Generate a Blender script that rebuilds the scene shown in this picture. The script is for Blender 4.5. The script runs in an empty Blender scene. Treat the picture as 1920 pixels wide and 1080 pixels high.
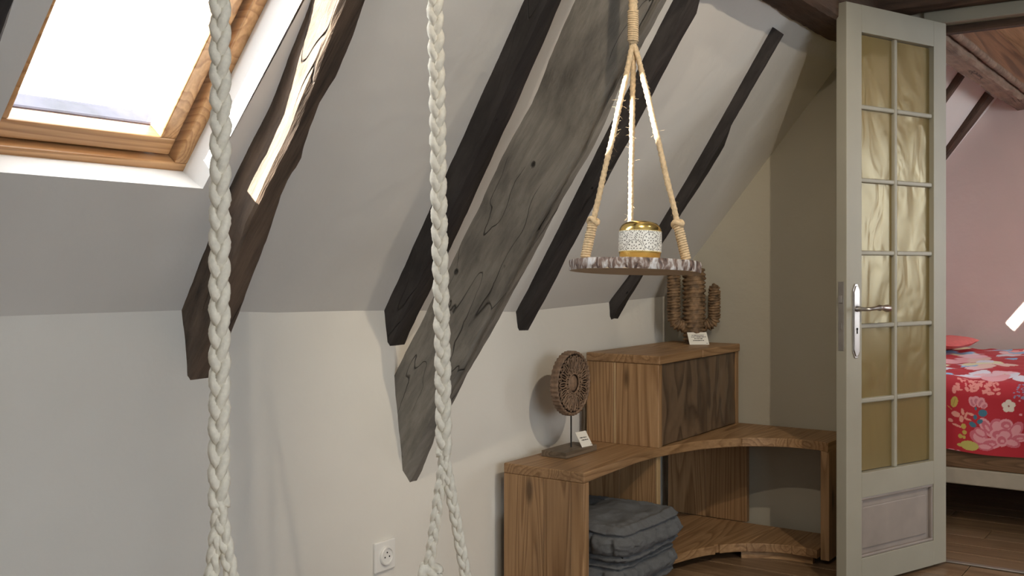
import bpy, bmesh, math, random
from mathutils import Vector, Matrix, noise as mnoise
R = random.Random(7)
PI = math.pi
SC = bpy.context.scene
COL = SC.collection

# ------------------------------------------------------------------ camera
F = 1950.0; HY = 500.0; CAMZ = 1.09
YAW = math.atan2(1345.0, F)
FW = Vector((-math.sin(YAW), math.cos(YAW), 0)); RT = Vector((math.cos(YAW), math.sin(YAW), 0))
CAM = Vector((0, 0, CAMZ))
cd = bpy.data.cameras.new('camera'); cam = bpy.data.objects.new('camera', cd); COL.objects.link(cam)
cam.location = CAM; cam.rotation_euler = (PI/2, 0, YAW)
cd.sensor_width = 36; cd.lens = 36*F/1920; cd.shift_y = -(540-HY)/1920; cd.clip_start = .02
SC.camera = cam

# ------------------------------------------------------------------ light
W_STR, SUN_STR, LAMP_E, EXPO = 8.3, 50.0, 74.0, 0.0
world = bpy.data.worlds.new('sky'); SC.world = world; world.use_nodes = True
bg = world.node_tree.nodes['Background']; bg.inputs[0].default_value = (.90, .955, 1, 1); bg.inputs[1].default_value = W_STR
sd = bpy.data.lights.new('sun', 'SUN'); sun = bpy.data.objects.new('sun', sd); COL.objects.link(sun)
SUN_DIR = Vector((.60, 1, -.60)).normalized()
sun.rotation_euler = SUN_DIR.to_track_quat('-Z', 'Y').to_euler(); sd.energy = SUN_STR; sd.angle = .01; sd.color = (1, .93, .80)
sun.location = (-3, -4, 6)
vs = SC.view_settings; vs.view_transform = 'Standard'; vs.look = 'None'; vs.gamma = 1; vs.use_curve_mapping = False; vs.exposure = EXPO
SC.cycles.use_denoising = True
SC.cycles.max_bounces = 10; SC.cycles.diffuse_bounces = 6
SC.cycles.sample_clamp_indirect = 8

def portal(loc, rot, sx, sy):
    l = bpy.data.lights.new('window_portal', 'AREA'); l.shape = 'RECTANGLE'; l.size = sx; l.size_y = sy; l.cycles.is_portal = True
    o = bpy.data.objects.new('window_portal', l); COL.objects.link(o); o.location = loc; o.rotation_euler = rot
    return o

# ------------------------------------------------------------------ projection helpers: a pixel is a direction, the plane it touches gives the distance
def ray(px, py): return RT*((px-960)/F) + FW + Vector((0, 0, (HY-py)/F))
def hit(px, py, p0, n):
    d = ray(px, py); n = Vector(n); t = (Vector(p0)-CAM).dot(n)/d.dot(n); return CAM + d*t
def onX(px, py, x): return hit(px, py, (x, 0, 0), (1, 0, 0))
def onY(px, py, y): return hit(px, py, (0, y, 0), (0, 1, 0))
def onZ(px, py, z): return hit(px, py, (0, 0, z), (0, 0, 1))

WX = -2.0; GY = 4.06; GT = .08; G2 = 6.55; KZ = .95; MS = 1.25
TH = math.atan(MS); CS, SN = math.cos(TH), math.sin(TH)
UP = Vector((CS, 0, SN)); NN = Vector((SN, 0, -CS)); P0 = Vector((WX, 0, KZ))
def SP(s, y, off=0): return P0 + UP*s + NN*off + Vector((0, y, 0))
def onS(px, py, off=0):
    p = hit(px, py, P0+NN*off, NN); return (p-P0).dot(UP), p.y
def lerp(a, b, t): return a+(b-a)*t
def pl(xs, ys, x):
    if x <= xs[0]: i = 0
    elif x >= xs[-1]: i = len(xs)-2
    else: i = max(k for k in range(len(xs)-1) if xs[k] <= x)
    return ys[i]+(ys[i+1]-ys[i])*(x-xs[i])/(xs[i+1]-xs[i])
def clampl(xs, ys, x): return pl(xs, ys, min(max(x, xs[0]), xs[-1]))

# ------------------------------------------------------------------ materials
def newmat(name):
    m = bpy.data.materials.new(name); m.use_nodes = True
    nt = m.node_tree; b = nt.nodes['Principled BSDF']
    return m, nt, b
def node(nt, t, **kw):
    n = nt.nodes.new(t)
    for k, v in kw.items():
        if k.startswith('i_'):
            key = k[2:]; key = int(key) if key.isdigit() else key
            n.inputs[key].default_value = v
        else: setattr(n, k, v)
    return n
def ramp(nt, fac, stops):
    r = nt.nodes.new('ShaderNodeValToRGB'); e = r.color_ramp.elements
    while len(e) > 1: e.remove(e[-1])
    e[0].position = stops[0][0]; e[0].color = (*stops[0][1], 1)
    for p, c in stops[1:]:
        k = e.new(p); k.color = (*c, 1)
    nt.links.new(fac, r.inputs[0]); return r.outputs[0]
def coords(nt, scale=(1, 1, 1), jitter=True):
    tc = node(nt, 'ShaderNodeTexCoord'); mp = node(nt, 'ShaderNodeMapping'); mp.inputs['Scale'].default_value = scale
    nt.links.new(tc.outputs['Object'], mp.inputs['Vector'])
    if jitter:
        oi = node(nt, 'ShaderNodeObjectInfo'); mu = node(nt, 'ShaderNodeMath', operation='MULTIPLY'); mu.inputs[1].default_value = 37
        nt.links.new(oi.outputs['Random'], mu.inputs[0])
        cx = node(nt, 'ShaderNodeCombineXYZ')
        for i in range(3): nt.links.new(mu.outputs[0], cx.inputs[i])
        nt.links.new(cx.outputs[0], mp.inputs['Location'])
    return mp.outputs[0]
def bump(nt, b, h, strength, dist=.01):
    bp = node(nt, 'ShaderNodeBump'); bp.inputs['Strength'].default_value = strength; bp.inputs['Distance'].default_value = dist
    nt.links.new(h, bp.inputs['Height']); nt.links.new(bp.outputs[0], b.inputs['Normal'])
def mixc(nt, fac, a, b, mode='MIX'):
    m = node(nt, 'ShaderNodeMix', data_type='RGBA', blend_type=mode)
    for s, v in ((0, fac), (6, a), (7, b)):
        if hasattr(v, 'links'): nt.links.new(v, m.inputs[s])
        else: m.inputs[s].default_value = v if s == 0 else (*v, 1)
    return m.outputs[2]
def plain(name, c, rough=.6, metal=0, **kw):
    m, nt, b = newmat(name); b.inputs['Roughness'].default_value = rough; b.inputs['Metallic'].default_value = metal
    v = coords(nt, (1, 1, 1), False); n = node(nt, 'ShaderNodeTexNoise', i_Scale=kw.get('ns', 25), i_Detail=4)
    nt.links.new(v, n.inputs['Vector'])
    var = kw.get('var', .08)
    nt.links.new(ramp(nt, n.outputs[0], [(.3, tuple(x*(1-var) for x in c)), (.7, tuple(min(1, x*(1+var)) for x in c))]), b.inputs['Base Color'])
    if kw.get('bump'): bump(nt, b, n.outputs[0], kw['bump'], kw.get('bd', .004))
    return m
def plaster(name, c, var=.05):
    m, nt, b = newmat(name); b.inputs['Roughness'].default_value = .85
    v = coords(nt, (1, 1, 1), False)
    n1 = node(nt, 'ShaderNodeTexNoise', i_Scale=1.6, i_Detail=3); n2 = node(nt, 'ShaderNodeTexNoise', i_Scale=9, i_Detail=5)
    nt.links.new(v, n1.inputs['Vector']); nt.links.new(v, n2.inputs['Vector'])
    nt.links.new(ramp(nt, n1.outputs[0], [(.3, tuple(x*(1-var) for x in c)), (.7, tuple(min(1, x*(1+var)) for x in c))]), b.inputs['Base Color'])
    bump(nt, b, n2.outputs[0], .25, .02); return m
def wood(name, light, dark, axis='z', freq=26, rough=.5, fine=1.0, bmp=.15, stretch=.06, knots=True):
    m, nt, b = newmat(name); b.inputs['Roughness'].default_value = rough
    st = {'x': (stretch, 1, 1), 'y': (1, stretch, 1), 'z': (1, 1, stretch)}[axis]
    v = coords(nt, tuple(s*5 for s in st))
    n = node(nt, 'ShaderNodeTexNoise', i_Scale=1.0, i_Detail=2, i_Distortion=.4); nt.links.new(v, n.inputs['Vector'])
    mu = node(nt, 'ShaderNodeMath', operation='MULTIPLY', i_1=float(freq)); nt.links.new(n.outputs[0], mu.inputs[0])
    fr = node(nt, 'ShaderNodeMath', operation='FRACT'); nt.links.new(mu.outputs[0], fr.inputs[0])
    mid = tuple((a*.75+c*.25) for a, c in zip(light, dark))
    rc = ramp(nt, fr.outputs[0], [(0, light), (.45, mid), (.85, dark), (1, light)])
    v2 = coords(nt, tuple(s*140 if s == 1 else 6 for s in st)); n2 = node(nt, 'ShaderNodeTexNoise', i_Scale=1.0, i_Detail=3); nt.links.new(v2, n2.inputs['Vector'])
    fc = ramp(nt, n2.outputs[0], [(.3, (.72, .68, .64)), (.65, (1, 1, 1))])
    col = mixc(nt, .8*fine, rc, fc, 'MULTIPLY')
    oi = node(nt, 'ShaderNodeObjectInfo'); tone = ramp(nt, oi.outputs['Random'], [(0, (.80, .78, .76)), (1, (1, 1, 1))])
    col = mixc(nt, 1.0, col, tone, 'MULTIPLY')
    if knots:
        vk = coords(nt, {'x': (2.2, 7, 7), 'y': (7, 2.2, 7), 'z': (7, 7, 2.2)}[axis]); vo = node(nt, 'ShaderNodeTexVoronoi', i_Scale=1.0); nt.links.new(vk, vo.inputs['Vector'])
        kf = ramp(nt, vo.outputs['Distance'], [(.05, (1, 1, 1)), (.13, (0, 0, 0))])
        col = mixc(nt, kf, col, tuple(x*.45 for x in dark))
    nt.links.new(col, b.inputs['Base Color'])
    bump(nt, b, n2.outputs[0], bmp, .003); return m
def oldbeam(name, light, dark, rough=.75, holes=.5, b_str=.6):
    m, nt, b = newmat(name); b.inputs['Roughness'].default_value = rough
    v = coords(nt, (3, 30, 30)); n = node(nt, 'ShaderNodeTexNoise', i_Scale=1, i_Detail=6, i_Roughness=.65); nt.links.new(v, n.inputs['Vector'])
    v2 = coords(nt, (5, 7, 7)); n2 = node(nt, 'ShaderNodeTexNoise', i_Scale=1, i_Detail=5); nt.links.new(v2, n2.inputs['Vector'])
    c1 = ramp(nt, n.outputs[0], [(.30, dark), (.62, light)])
    c2 = ramp(nt, n2.outputs[0], [(.3, (.6, .6, .6)), (.7, (1, 1, 1))])
    col = mixc(nt, .9, c1, c2, 'MULTIPLY')
    # long drying cracks
    v3 = coords(nt, (.33, 17, 17)); n3 = node(nt, 'ShaderNodeTexNoise', i_Scale=1, i_Detail=1, i_Distortion=0.0); nt.links.new(v3, n3.inputs['Vector'])
    cr = ramp(nt, n3.outputs[0], [(.494, (0, 0, 0)), (.5, (1, 1, 1)), (.506, (0, 0, 0))])
    v4 = coords(nt, (2.5, 4, 4)); n4 = node(nt, 'ShaderNodeTexNoise', i_Scale=1, i_Detail=1); nt.links.new(v4, n4.inputs['Vector'])
    gate = ramp(nt, n4.outputs[0], [(.50, (0, 0, 0)), (.56, (1, 1, 1))])
    crk = mixc(nt, 1, cr, gate, 'MULTIPLY')
    # nail and worm holes
    v5 = coords(nt, (9, 14, 14)); vo = node(nt, 'ShaderNodeTexVoronoi', i_Scale=1.0); nt.links.new(v5, vo.inputs['Vector'])
    hl = ramp(nt, vo.outputs['Distance'], [(.06*holes, (1, 1, 1)), (.12*holes, (0, 0, 0))])
    mk = mixc(nt, 1, crk, hl, 'ADD')
    col = mixc(nt, mk, col, tuple(x*.18 for x in dark))
    nt.links.new(col, b.inputs['Base Color'])
    inv = node(nt, 'ShaderNodeMath', operation='SUBTRACT'); nt.links.new(n.outputs[0], inv.inputs[0]); nt.links.new(mk, inv.inputs[1])
    bump(nt, b, inv.outputs[0], b_str, .008); return m
def colattr(name, rough=.6, metal=0, bmp=0, metal_attr=False):
    m, nt, b = newmat(name); b.inputs['Roughness'].default_value = rough; b.inputs['Metallic'].default_value = metal
    a = node(nt, 'ShaderNodeAttribute', attribute_name='Col'); nt.links.new(a.outputs[0], b.inputs['Base Color'])
    if bmp:
        v = coords(nt, (1, 1, 1), False); n = node(nt, 'ShaderNodeTexNoise', i_Scale=60, i_Detail=3); nt.links.new(v, n.inputs['Vector']); bump(nt, b, n.outputs[0], bmp, .003)
    return m
def glass(name, tint=(1, 1, 1), gloss=.06):
    m, nt, b = newmat(name); nt.nodes.remove(b)
    tr = node(nt, 'ShaderNodeBsdfTransparent'); tr.inputs[0].default_value = (*tint, 1)
    gl = node(nt, 'ShaderNodeBsdfGlossy'); gl.inputs['Roughness'].default_value = .02
    mx = node(nt, 'ShaderNodeMixShader'); mx.inputs[0].default_value = gloss
    nt.links.new(tr.outputs[0], mx.inputs[1]); nt.links.new(gl.outputs[0], mx.inputs[2]); nt.links.new(mx.outputs[0], nt.nodes['Material Output'].inputs[0]); return m
def frosted(name):
    # old hammered, slightly amber door glass: scatters what comes through, keeps a soft wavy sheen
    m, nt, b = newmat(name); nt.nodes.remove(b)
    v = coords(nt, (9, 9, 5)); n = node(nt, 'ShaderNodeTexNoise', i_Scale=1, i_Detail=2, i_Distortion=1.0); nt.links.new(v, n.inputs['Vector'])
    bp = node(nt, 'ShaderNodeBump'); bp.inputs['Strength'].default_value = .30; bp.inputs['Distance'].default_value = .02; nt.links.new(n.outputs[0], bp.inputs['Height'])
    tl = node(nt, 'ShaderNodeBsdfTranslucent'); tl.inputs[0].default_value = (.80, .70, .42, 1)
    df = node(nt, 'ShaderNodeBsdfDiffuse'); df.inputs[0].default_value = (.36, .285, .135, 1)
    tr = node(nt, 'ShaderNodeBsdfTransparent'); tr.inputs[0].default_value = (.85, .78, .58, 1)
    gl = node(nt, 'ShaderNodeBsdfGlossy'); gl.inputs[0].default_value = (.86, .78, .58, 1); gl.inputs['Roughness'].default_value = .24; nt.links.new(bp.outputs[0], gl.inputs['Normal'])
    a = node(nt, 'ShaderNodeMixShader'); a.inputs[0].default_value = .45; nt.links.new(tl.outputs[0], a.inputs[1]); nt.links.new(df.outputs[0], a.inputs[2])
    c = node(nt, 'ShaderNodeMixShader'); c.inputs[0].default_value = .25; nt.links.new(a.outputs[0], c.inputs[1]); nt.links.new(tr.outputs[0], c.inputs[2])
    fr = node(nt, 'ShaderNodeFresnel'); fr.inputs[0].default_value = 1.5; nt.links.new(bp.outputs[0], fr.inputs['Normal'])
    mu = node(nt, 'ShaderNodeMath', operation='MULTIPLY_ADD', i_1=.85, i_2=.05); nt.links.new(fr.outputs[0], mu.inputs[0])
    d = node(nt, 'ShaderNodeMixShader'); nt.links.new(mu.outputs[0], d.inputs[0]); nt.links.new(c.outputs[0], d.inputs[1]); nt.links.new(gl.outputs[0], d.inputs[2])
    nt.links.new(d.outputs[0], nt.nodes['Material Output'].inputs[0]); return m

M = {}
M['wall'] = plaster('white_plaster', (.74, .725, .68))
M['slope'] = plaster('white_slope_plaster', (.70, .69, .665))
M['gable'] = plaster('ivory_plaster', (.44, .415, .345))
M['pink'] = plaster('bounce_pink_plaster', (.78, .655, .62))  # whitish wall; pink bounce off the red duvet is put into the colour
M['ceil'] = plaster('ceiling_plaster', (.74, .73, .70))
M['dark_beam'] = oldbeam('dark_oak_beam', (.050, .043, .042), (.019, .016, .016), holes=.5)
M['lit_beam'] = oldbeam('sunlit_oak_beam', (.20, .14, .10), (.05, .035, .028), holes=.4, b_str=.9)  # paler copy of the dark oak: sunlight put into the skylight rafter's colour
M['grey_beam'] = oldbeam('grey_weathered_beam', (.30, .28, .25), (.15, .14, .125), holes=.9, b_str=.7)
M['brown_beam'] = oldbeam('brown_oak_beam', (.13, .075, .048), (.05, .028, .018), holes=.3)
M['tan_beam'] = oldbeam('tan_old_beam', (.30, .21, .15), (.15, .10, .07), holes=.3)
PL, PD = (.43, .265, .135), (.265, .148, .066)
for ax in 'xyz': M['pine_'+ax] = wood('oiled_pine_'+ax, PL, PD, ax)
M['pine_light'] = wood('pale_sapwood', (.55, .40, .22), (.42, .28, .14), 'z', knots=False)
M['endgrain'] = wood('pine_end_grain', (.42, .28, .15), (.19, .11, .05), 'z', freq=40, stretch=.5, knots=False)
M['barkdoor'] = wood('smoky_figured_wood', (.20, .135, .085), (.085, .055, .036), 'z', freq=7, rough=.42, stretch=.35, fine=.5)
M['frame_x'] = wood('window_pine_x', (.52, .30, .14), (.34, .17, .07), 'x', rough=.35, knots=False)
M['frame_y'] = wood('window_pine_y', (.52, .30, .14), (.34, .17, .07), 'y', rough=.35, knots=False)
M['floor'] = wood('oak_floorboard', (.30, .20, .12), (.19, .12, .07), 'x', freq=14, rough=.32, knots=False)
M['ceilplank'] = wood('pale_ceiling_board', (.74, .52, .32), (.55, .35, .19), 'y', freq=12, knots=False)
M['board_brown'] = wood('red_brown_board', (.26, .13, .07), (.12, .06, .035), 'y', freq=10, knots=False)
M['greige'] = plain('greige_door_paint', (.345, .33, .268), .42, ns=5, var=.05, bump=.08)
M['mauve'] = plain('worn_mauve_paint', (.30, .26, .235), .5, ns=9, var=.12, bump=.1)
M['frost'] = frosted('hammered_amber_glass')
M['glass'] = glass('clear_glass')
M['nickel'] = plain('brushed_nickel', (.55, .52, .50), .33, 1, var=.05)
M['steel'] = plain('dull_steel', (.38, .36, .34), .45, .8, var=.1)
M['black'] = plain('black_metal', (.012, .011, .010), .5, var=.1)
M['socket'] = plain('white_socket_plastic', (.78, .78, .76), .35, var=.01)
M['hole'] = plain('dark_hole', (.01, .01, .01), .9)
M['cotton'] = plain('cream_cotton_rope', (.80, .75, .64), .9, ns=120, var=.10, bump=.5, bd=.002)
M['jute'] = plain('jute_rope', (.60, .46, .29), .9, ns=160, var=.22, bump=.6, bd=.002)
def barkmat():
    m, nt, b = newmat('bark_silver_sheen'); b.inputs['Roughness'].default_value = .4
    v = coords(nt, (85, 85, 38)); n = node(nt, 'ShaderNodeTexNoise', i_Scale=1, i_Detail=4, i_Distortion=.8); nt.links.new(v, n.inputs['Vector'])
    nt.links.new(ramp(nt, n.outputs[0], [(.34, (.06, .04, .035)), (.47, (.22, .15, .12)), (.56, (.50, .46, .44)), (.7, (.72, .72, .74))]), b.inputs['Base Color'])  # silver tones put the sunlit rim's sheen into the bark colour
    bump(nt, b, n.outputs[0], .9, .006); return m
M['barkedge'] = barkmat()
M['slice'] = wood('birch_slice_face', (.62, .50, .36), (.50, .38, .26), 'x', freq=8, knots=False)
M['gold'] = plain('polished_brass', (.80, .60, .22), .20, 1, ns=30, var=.1, bump=.12)
M['candleband'] = colattr('white_pierced_metal', .4)
M['carved'] = plain('carved_brown_wood', (.20, .13, .085), .65, ns=70, var=.35, bump=.6)
M['carved_shade'] = plain('carved_wood_gap_shade', (.022, .014, .010), .8, ns=70, var=.3, bump=.5)  # near-black copy of the carved wood: shade of the recesses painted in
M['standbase'] = wood('grey_brown_base_wood', (.22, .17, .12), (.12, .09, .06), 'y', knots=False)
M['card'] = plain('white_card', (.78, .76, .70), .7, var=.01)
M['ink'] = plain('grey_ink', (.09, .09, .08), .8)
M['hyacinth'] = plain('dried_plant_fibre', (.17, .105, .055), .65, ns=45, var=.65, bump=.7)
M['cushion'] = plain('grey_cotton', (.098, .102, .108), .9, ns=220, var=.08, bump=.25, bd=.002)
M['duvet'] = colattr('printed_duvet_cotton', .75, bmp=.15)
M['pillow'] = plain('coral_pillow_cotton', (.78, .17, .17), .8, ns=40, var=.08)
M['bedframe'] = plain('putty_bed_paint', (.42, .38, .31), .5, var=.06)
M['bedwood'] = wood('brown_bed_slat', (.24, .14, .075), (.14, .08, .04), 'x', knots=False)
M['mattress'] = plain('mattress_cloth', (.7, .68, .62), .9)
M['sealstrip'] = plain('white_draught_strip', (.8, .8, .78), .5)
M['lampwhite'] = plain('white_lamp_metal', (.8, .8, .8), .4)
M['flash'] = plain('violet_grey_flashing', (.050, .045, .072), .45, 0, ns=14, var=.5, bump=.4)

# ------------------------------------------------------------------ mesh builder
class MB:
    def __init__(s): s.v = []; s.f = []; s.m = []; s.col = None
    def add(s, vs, fs, mi=0):
        o = len(s.v); s.v += [Vector(p) for p in vs]; s.f += [tuple(i+o for i in f) for f in fs]; s.m += [mi]*len(fs); return s
    def hexa(s, p, mi=0):   # p: 4 bottom, 4 top
        return s.add(p, [(3, 2, 1, 0), (4, 5, 6, 7), (0, 1, 5, 4), (1, 2, 6, 5), (2, 3, 7, 6), (3, 0, 4, 7)], mi)
    def box(s, lo, hi, mi=0):
        (a, b, c), (d, e, f) = lo, hi
        return s.hexa([(a, b, c), (d, b, c), (d, e, c), (a, e, c), (a, b, f), (d, b, f), (d, e, f), (a, e, f)], mi)
    def obox(s, o, ax, lo, hi, mi=0):   # box in a local frame
        o = Vector(o); X, Y, Z = ax; (a, b, c), (d, e, f) = lo, hi
        return s.hexa([o+X*x+Y*y+Z*z for x, y, z in ((a, b, c), (d, b, c), (d, e, c), (a, e, c), (a, b, f), (d, b, f), (d, e, f), (a, e, f))], mi)
    def prism(s, poly, z0, z1, mi=0):
        n = len(poly)
        vs = [(x, y, z0) for x, y in poly]+[(x, y, z1) for x, y in poly]
        return s.add(vs, [tuple(range(n-1, -1, -1)), tuple(range(n, 2*n))]+[(i, (i+1) % n, n+(i+1) % n, n+i) for i in range(n)], mi)
    def grid(s, fn, nu, nv, closed_u=False, mi=0):
        vs = [fn(i, j) for j in range(nv+1) for i in range(nu+(0 if closed_u else 1))]
        w = nu if closed_u else nu+1
        fs = [(j*w+i, j*w+(i+1) % w, (j+1)*w+(i+1) % w, (j+1)*w+i) for j in range(nv) for i in range(nu)]
        return s.add(vs, fs, mi)
    def tube(s, path, rad, sides=10, lobes=0, twist=0, amp=.15, cap=True, closed=False, mi=0, squash=None):
        pts = [Vector(p) for p in path]; n = len(pts); rings = []; ref = None; L = 0
        for i, p in enumerate(pts):
            a = pts[(i-1) % n] if closed or i > 0 else pts[0]; b = pts[(i+1) % n] if closed or i < n-1 else pts[-1]
            t = (b-a).normalized()
            if ref is None:
                ref = Vector((0, 0, 1)) if abs(t.z) < .9 else Vector((1, 0, 0))
            x = (ref-t*ref.dot(t)).normalized(); y = t.cross(x); ref = x
            if i: L += (p-pts[i-1]).length
            r = rad[i] if isinstance(rad, (list, tuple)) else rad
            ring = []
            for k in range(sides):
                th = 2*PI*k/sides; rr = r*(1+(amp*math.cos(lobes*th+twist*L) if lobes else 0))
                if squash: ring.append(p+x*rr*math.cos(th)*squash[0]+y*rr*math.sin(th)*squash[1])
                else: ring.append(p+x*rr*math.cos(th)+y*rr*math.sin(th))
            rings.append(ring)
        vs = [q for r in rings for q in r]; m = n if closed else n-1
        fs = [(i*sides+k, i*sides+(k+1) % sides, ((i+1) % n)*sides+(k+1) % sides, ((i+1) % n)*sides+k) for i in range(m) for k in range(sides)]
        if cap and not closed: fs += [tuple(range(sides-1, -1, -1)), tuple((n-1)*sides+k for k in range(sides))]
        return s.add(vs, fs, mi)
    def lathe(s, prof, c, seg=32, ax=None, mi=0, cap=True):   # prof: (r, h) along ax[2]
        c = Vector(c); X, Y, Z = ax or (Vector((1, 0, 0)), Vector((0, 1, 0)), Vector((0, 0, 1)))
        vs = [c+X*r*math.cos(2*PI*k/seg)+Y*r*math.sin(2*PI*k/seg)+Z*h for r, h in prof for k in range(seg)]
        fs = [(i*seg+k, i*seg+(k+1) % seg, (i+1)*seg+(k+1) % seg, (i+1)*seg+k) for i in range(len(prof)-1) for k in range(seg)]
        if cap: fs += [tuple(range(seg-1, -1, -1)), tuple((len(prof)-1)*seg+k for k in range(seg))]
        return s.add(vs, fs, mi)
    def build(s, name, mat, parent=None, bev=0, smooth=False, seg=2, colfn=None, origin=None, ang=None):
        if parent is not None: org = world_of(parent)
        elif origin is not None: org = Vector(origin)
        else:
            xs = [p.x for p in s.v]; ys = [p.y for p in s.v]; zs = [p.z for p in s.v]
            org = Vector(((min(xs)+max(xs))/2, (min(ys)+max(ys))/2, min(zs)))
        me = bpy.data.meshes.new(name); me.from_pydata([p-org for p in s.v], [], s.f)
        mats = mat if isinstance(mat, (list, tuple)) else [mat]
        for m in mats: me.materials.append(M[m])
        me.polygons.foreach_set('material_index', s.m)
        bm = bmesh.new(); bm.from_mesh(me)
        bmesh.ops.recalc_face_normals(bm, faces=bm.faces)
        if bev:
            bmesh.ops.bevel(bm, geom=list(bm.edges), offset=bev, segments=seg, affect='EDGES', profile=.5, clamp_overlap=True)
        bm.to_mesh(me); bm.free()
        if smooth: me.polygons.foreach_set('use_smooth', [True]*len(me.polygons))
        if ang is not None: me.set_sharp_from_angle(angle=ang)
        if colfn:
            ca = me.color_attributes.new('Col', 'FLOAT_COLOR', 'POINT')
            for i, v in enumerate(me.vertices): ca.data[i].color = (*colfn(v.co+org, i), 1)
        me.update()
        o = bpy.data.objects.new(name, me); COL.objects.link(o)
        if parent is not None: o.parent = parent
        else: o.location = org
        return o
def world_of(o):
    p = Vector(o.location)
    while o.parent is not None: o = o.parent; p += Vector(o.location)
    return p
def tag(o, label=None, cat=None, group=None, kind=None):
    if label: o['label'] = label
    if cat: o['category'] = cat
    if group: o['group'] = group
    if kind: o['kind'] = kind
    return o
def thing(name, label, cat, loc, group=None, kind=None):
    o = bpy.data.objects.new(name, None); o.empty_display_size = .05; COL.objects.link(o); o.location = loc
    return tag(o, label, cat, group, kind)
def struct(name, loc=(0, 0, 0)):
    return thing(name, None, None, loc, kind='structure')
def nz(x, y, z, s=1.0): return mnoise.noise(Vector((x*s, y*s, z*s)))

# ================================================================== SETTING
RX, BY, CZ = 2.7, -2.6, 2.5
# floor: slab under, boards laid on it where they can be told apart
fl = MB().box((WX-.2, BY-.2, -.2), (RX+.2, G2+.2, -.014)).box((WX-.2, BY-.2, -.014), (RX+.2, 2.2, 0)).build('floor', 'floor'); tag(fl, kind='structure')
fo = world_of(fl); y = 2.2; k = 0
while y < G2:
    w = R.uniform(.135, .175); y1 = min(y+w, G2)
    if G2-y1 < .05: y1 = G2
    if abs(y1-GY) < .06: y1 = GY+.012
    cuts = [WX, R.uniform(-1.25, -.75) if k % 2 else R.uniform(-.35, .2), R.uniform(1.0, 1.8), RX]
    for a, b in zip(cuts[:-1], cuts[1:]):
        MB().box((a+.0012, y+.0014, -.014), (b-.0012, y1-.0014, R.uniform(-.0012, .0))).build('plank', 'floor', fl, bev=.0012, seg=1)
    y = y1; k += 1

def wall(name, parts, mat):
    m = MB()
    for lo, hi in parts: m.box(lo, hi)
    return tag(m.build(name, mat), kind='structure')
wall('wall_left', [((WX-.2, BY-.2, -.2), (WX, GY, 1.06))], 'wall')
# unseen windows added in the right-hand wall: daylight for the room and the bedroom
wy0, wy1, wz0, wz1 = -1.5, 1.3, .75, 2.1
wall('wall_right', [((RX, BY-.2, -.2), (RX+.2, G2+.2, wz0)), ((RX, BY-.2, wz1), (RX+.2, G2+.2, CZ+.1)), ((RX, BY-.2, wz0), (RX+.2, wy0, wz1)), ((RX, wy1, wz0), (RX+.2, 4.3, wz1)), ((RX, 6.45, wz0), (RX+.2, G2+.2, wz1))], 'wall')
portal((RX+.1, (wy0+wy1)/2, (wz0+wz1)/2), (0, PI/2, 0), wz1-wz0, wy1-wy0)
portal((RX+.1, 5.375, (wz0+wz1)/2), (0, PI/2, 0), wz1-wz0, 2.15)
wall('wall_back', [((WX-.2, BY-.2, -.2), (RX+.2, BY, CZ+.1))], 'wall')
HX = -.853; OX1 = .42; DZ = 1.985
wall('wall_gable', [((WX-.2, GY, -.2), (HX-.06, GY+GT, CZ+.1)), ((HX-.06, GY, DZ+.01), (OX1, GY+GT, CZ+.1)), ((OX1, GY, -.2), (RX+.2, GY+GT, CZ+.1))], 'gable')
wall('wall_far', [((WX-.2, G2, -.2), (RX+.2, G2+.15, CZ+.1))], 'pink')
wall('wall_left_bedroom', [((WX-.2, GY, -.2), (WX, G2+.15, 1.06))], 'pink')

# sloping ceiling with skylight opening (s runs up the slope)
ZT = ([-2.6, 1.117, 1.58, 1.756, 2.25, 2.93, 4.06], [.99, .99, .986, .972, .963, .932, .96])
STOP = (CZ-KZ)/SN + .02
def slope(name, y0, y1, holes, ztop, mat, revd=.10):
    m = MB()
    ys = sorted(set([round(v, 5) for v in [y0, y1]+[h[k] for h in holes for k in (2, 3)]]+[round(y0+(y1-y0)*i/24, 5) for i in range(25)]))
    hs_ = [h[k] for h in holes for k in (0, 1)]
    ss = sorted(set([0, STOP]+hs_+[k*.1 for k in range(1, 11) if all(abs(k*.1-v) > .02 for v in hs_)]))
    def p(s, y):
        t = min(1, s/1.0); e = 1-t*t*(3-2*t); return SP(s, y)+Vector((-.002*(s == 0), 0, (ztop(y)-KZ)*e))
    q = lambda s, y: SP(s, y, -revd-.08)
    for i in range(len(ys)-1):
        for j in range(len(ss)-1):
            a, b, c, d = ys[i], ys[i+1], ss[j], ss[j+1]; my, ms = (a+b)/2, (c+d)/2
            if any(h[2] < my < h[3] and h[0] < ms < h[1] for h in holes): continue
            m.add([p(c, a), p(c, b), p(d, b), p(d, a)], [(0, 1, 2, 3)])
            m.add([q(c, a), q(c, b), q(d, b), q(d, a)], [(3, 2, 1, 0)])
    for hs0, hs1, hy0, hy1 in holes:   # reveal linings through the roof build-up
        for a, b in (((hs0, hy0), (hs0, hy1)), ((hs0, hy1), (hs1, hy1)), ((hs1, hy1), (hs1, hy0)), ((hs1, hy0), (hs0, hy0))):
            m.add([p(*a), p(*b), q(*b), q(*a)], [(0, 1, 2, 3)])
    o = m.build(name, mat); o.data.polygons.foreach_set('use_smooth', [True]*len(o.data.polygons)); o.data.set_sharp_from_angle(angle=.35)
    return tag(o, kind='structure')
S0, YL = onS(0, 357); S0 = (onS(393, 375)[0]+S0)/2
HOLE = (S0, S0+.86, .955, 1.432)
slope('ceiling', BY, GY, [HOLE], lambda y: clampl(*ZT, y), 'slope')
HOLE2 = (.475, 1.25, 5.215, 5.54); HOLE5 = (.5, 1.25, 4.32, 4.82)
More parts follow.
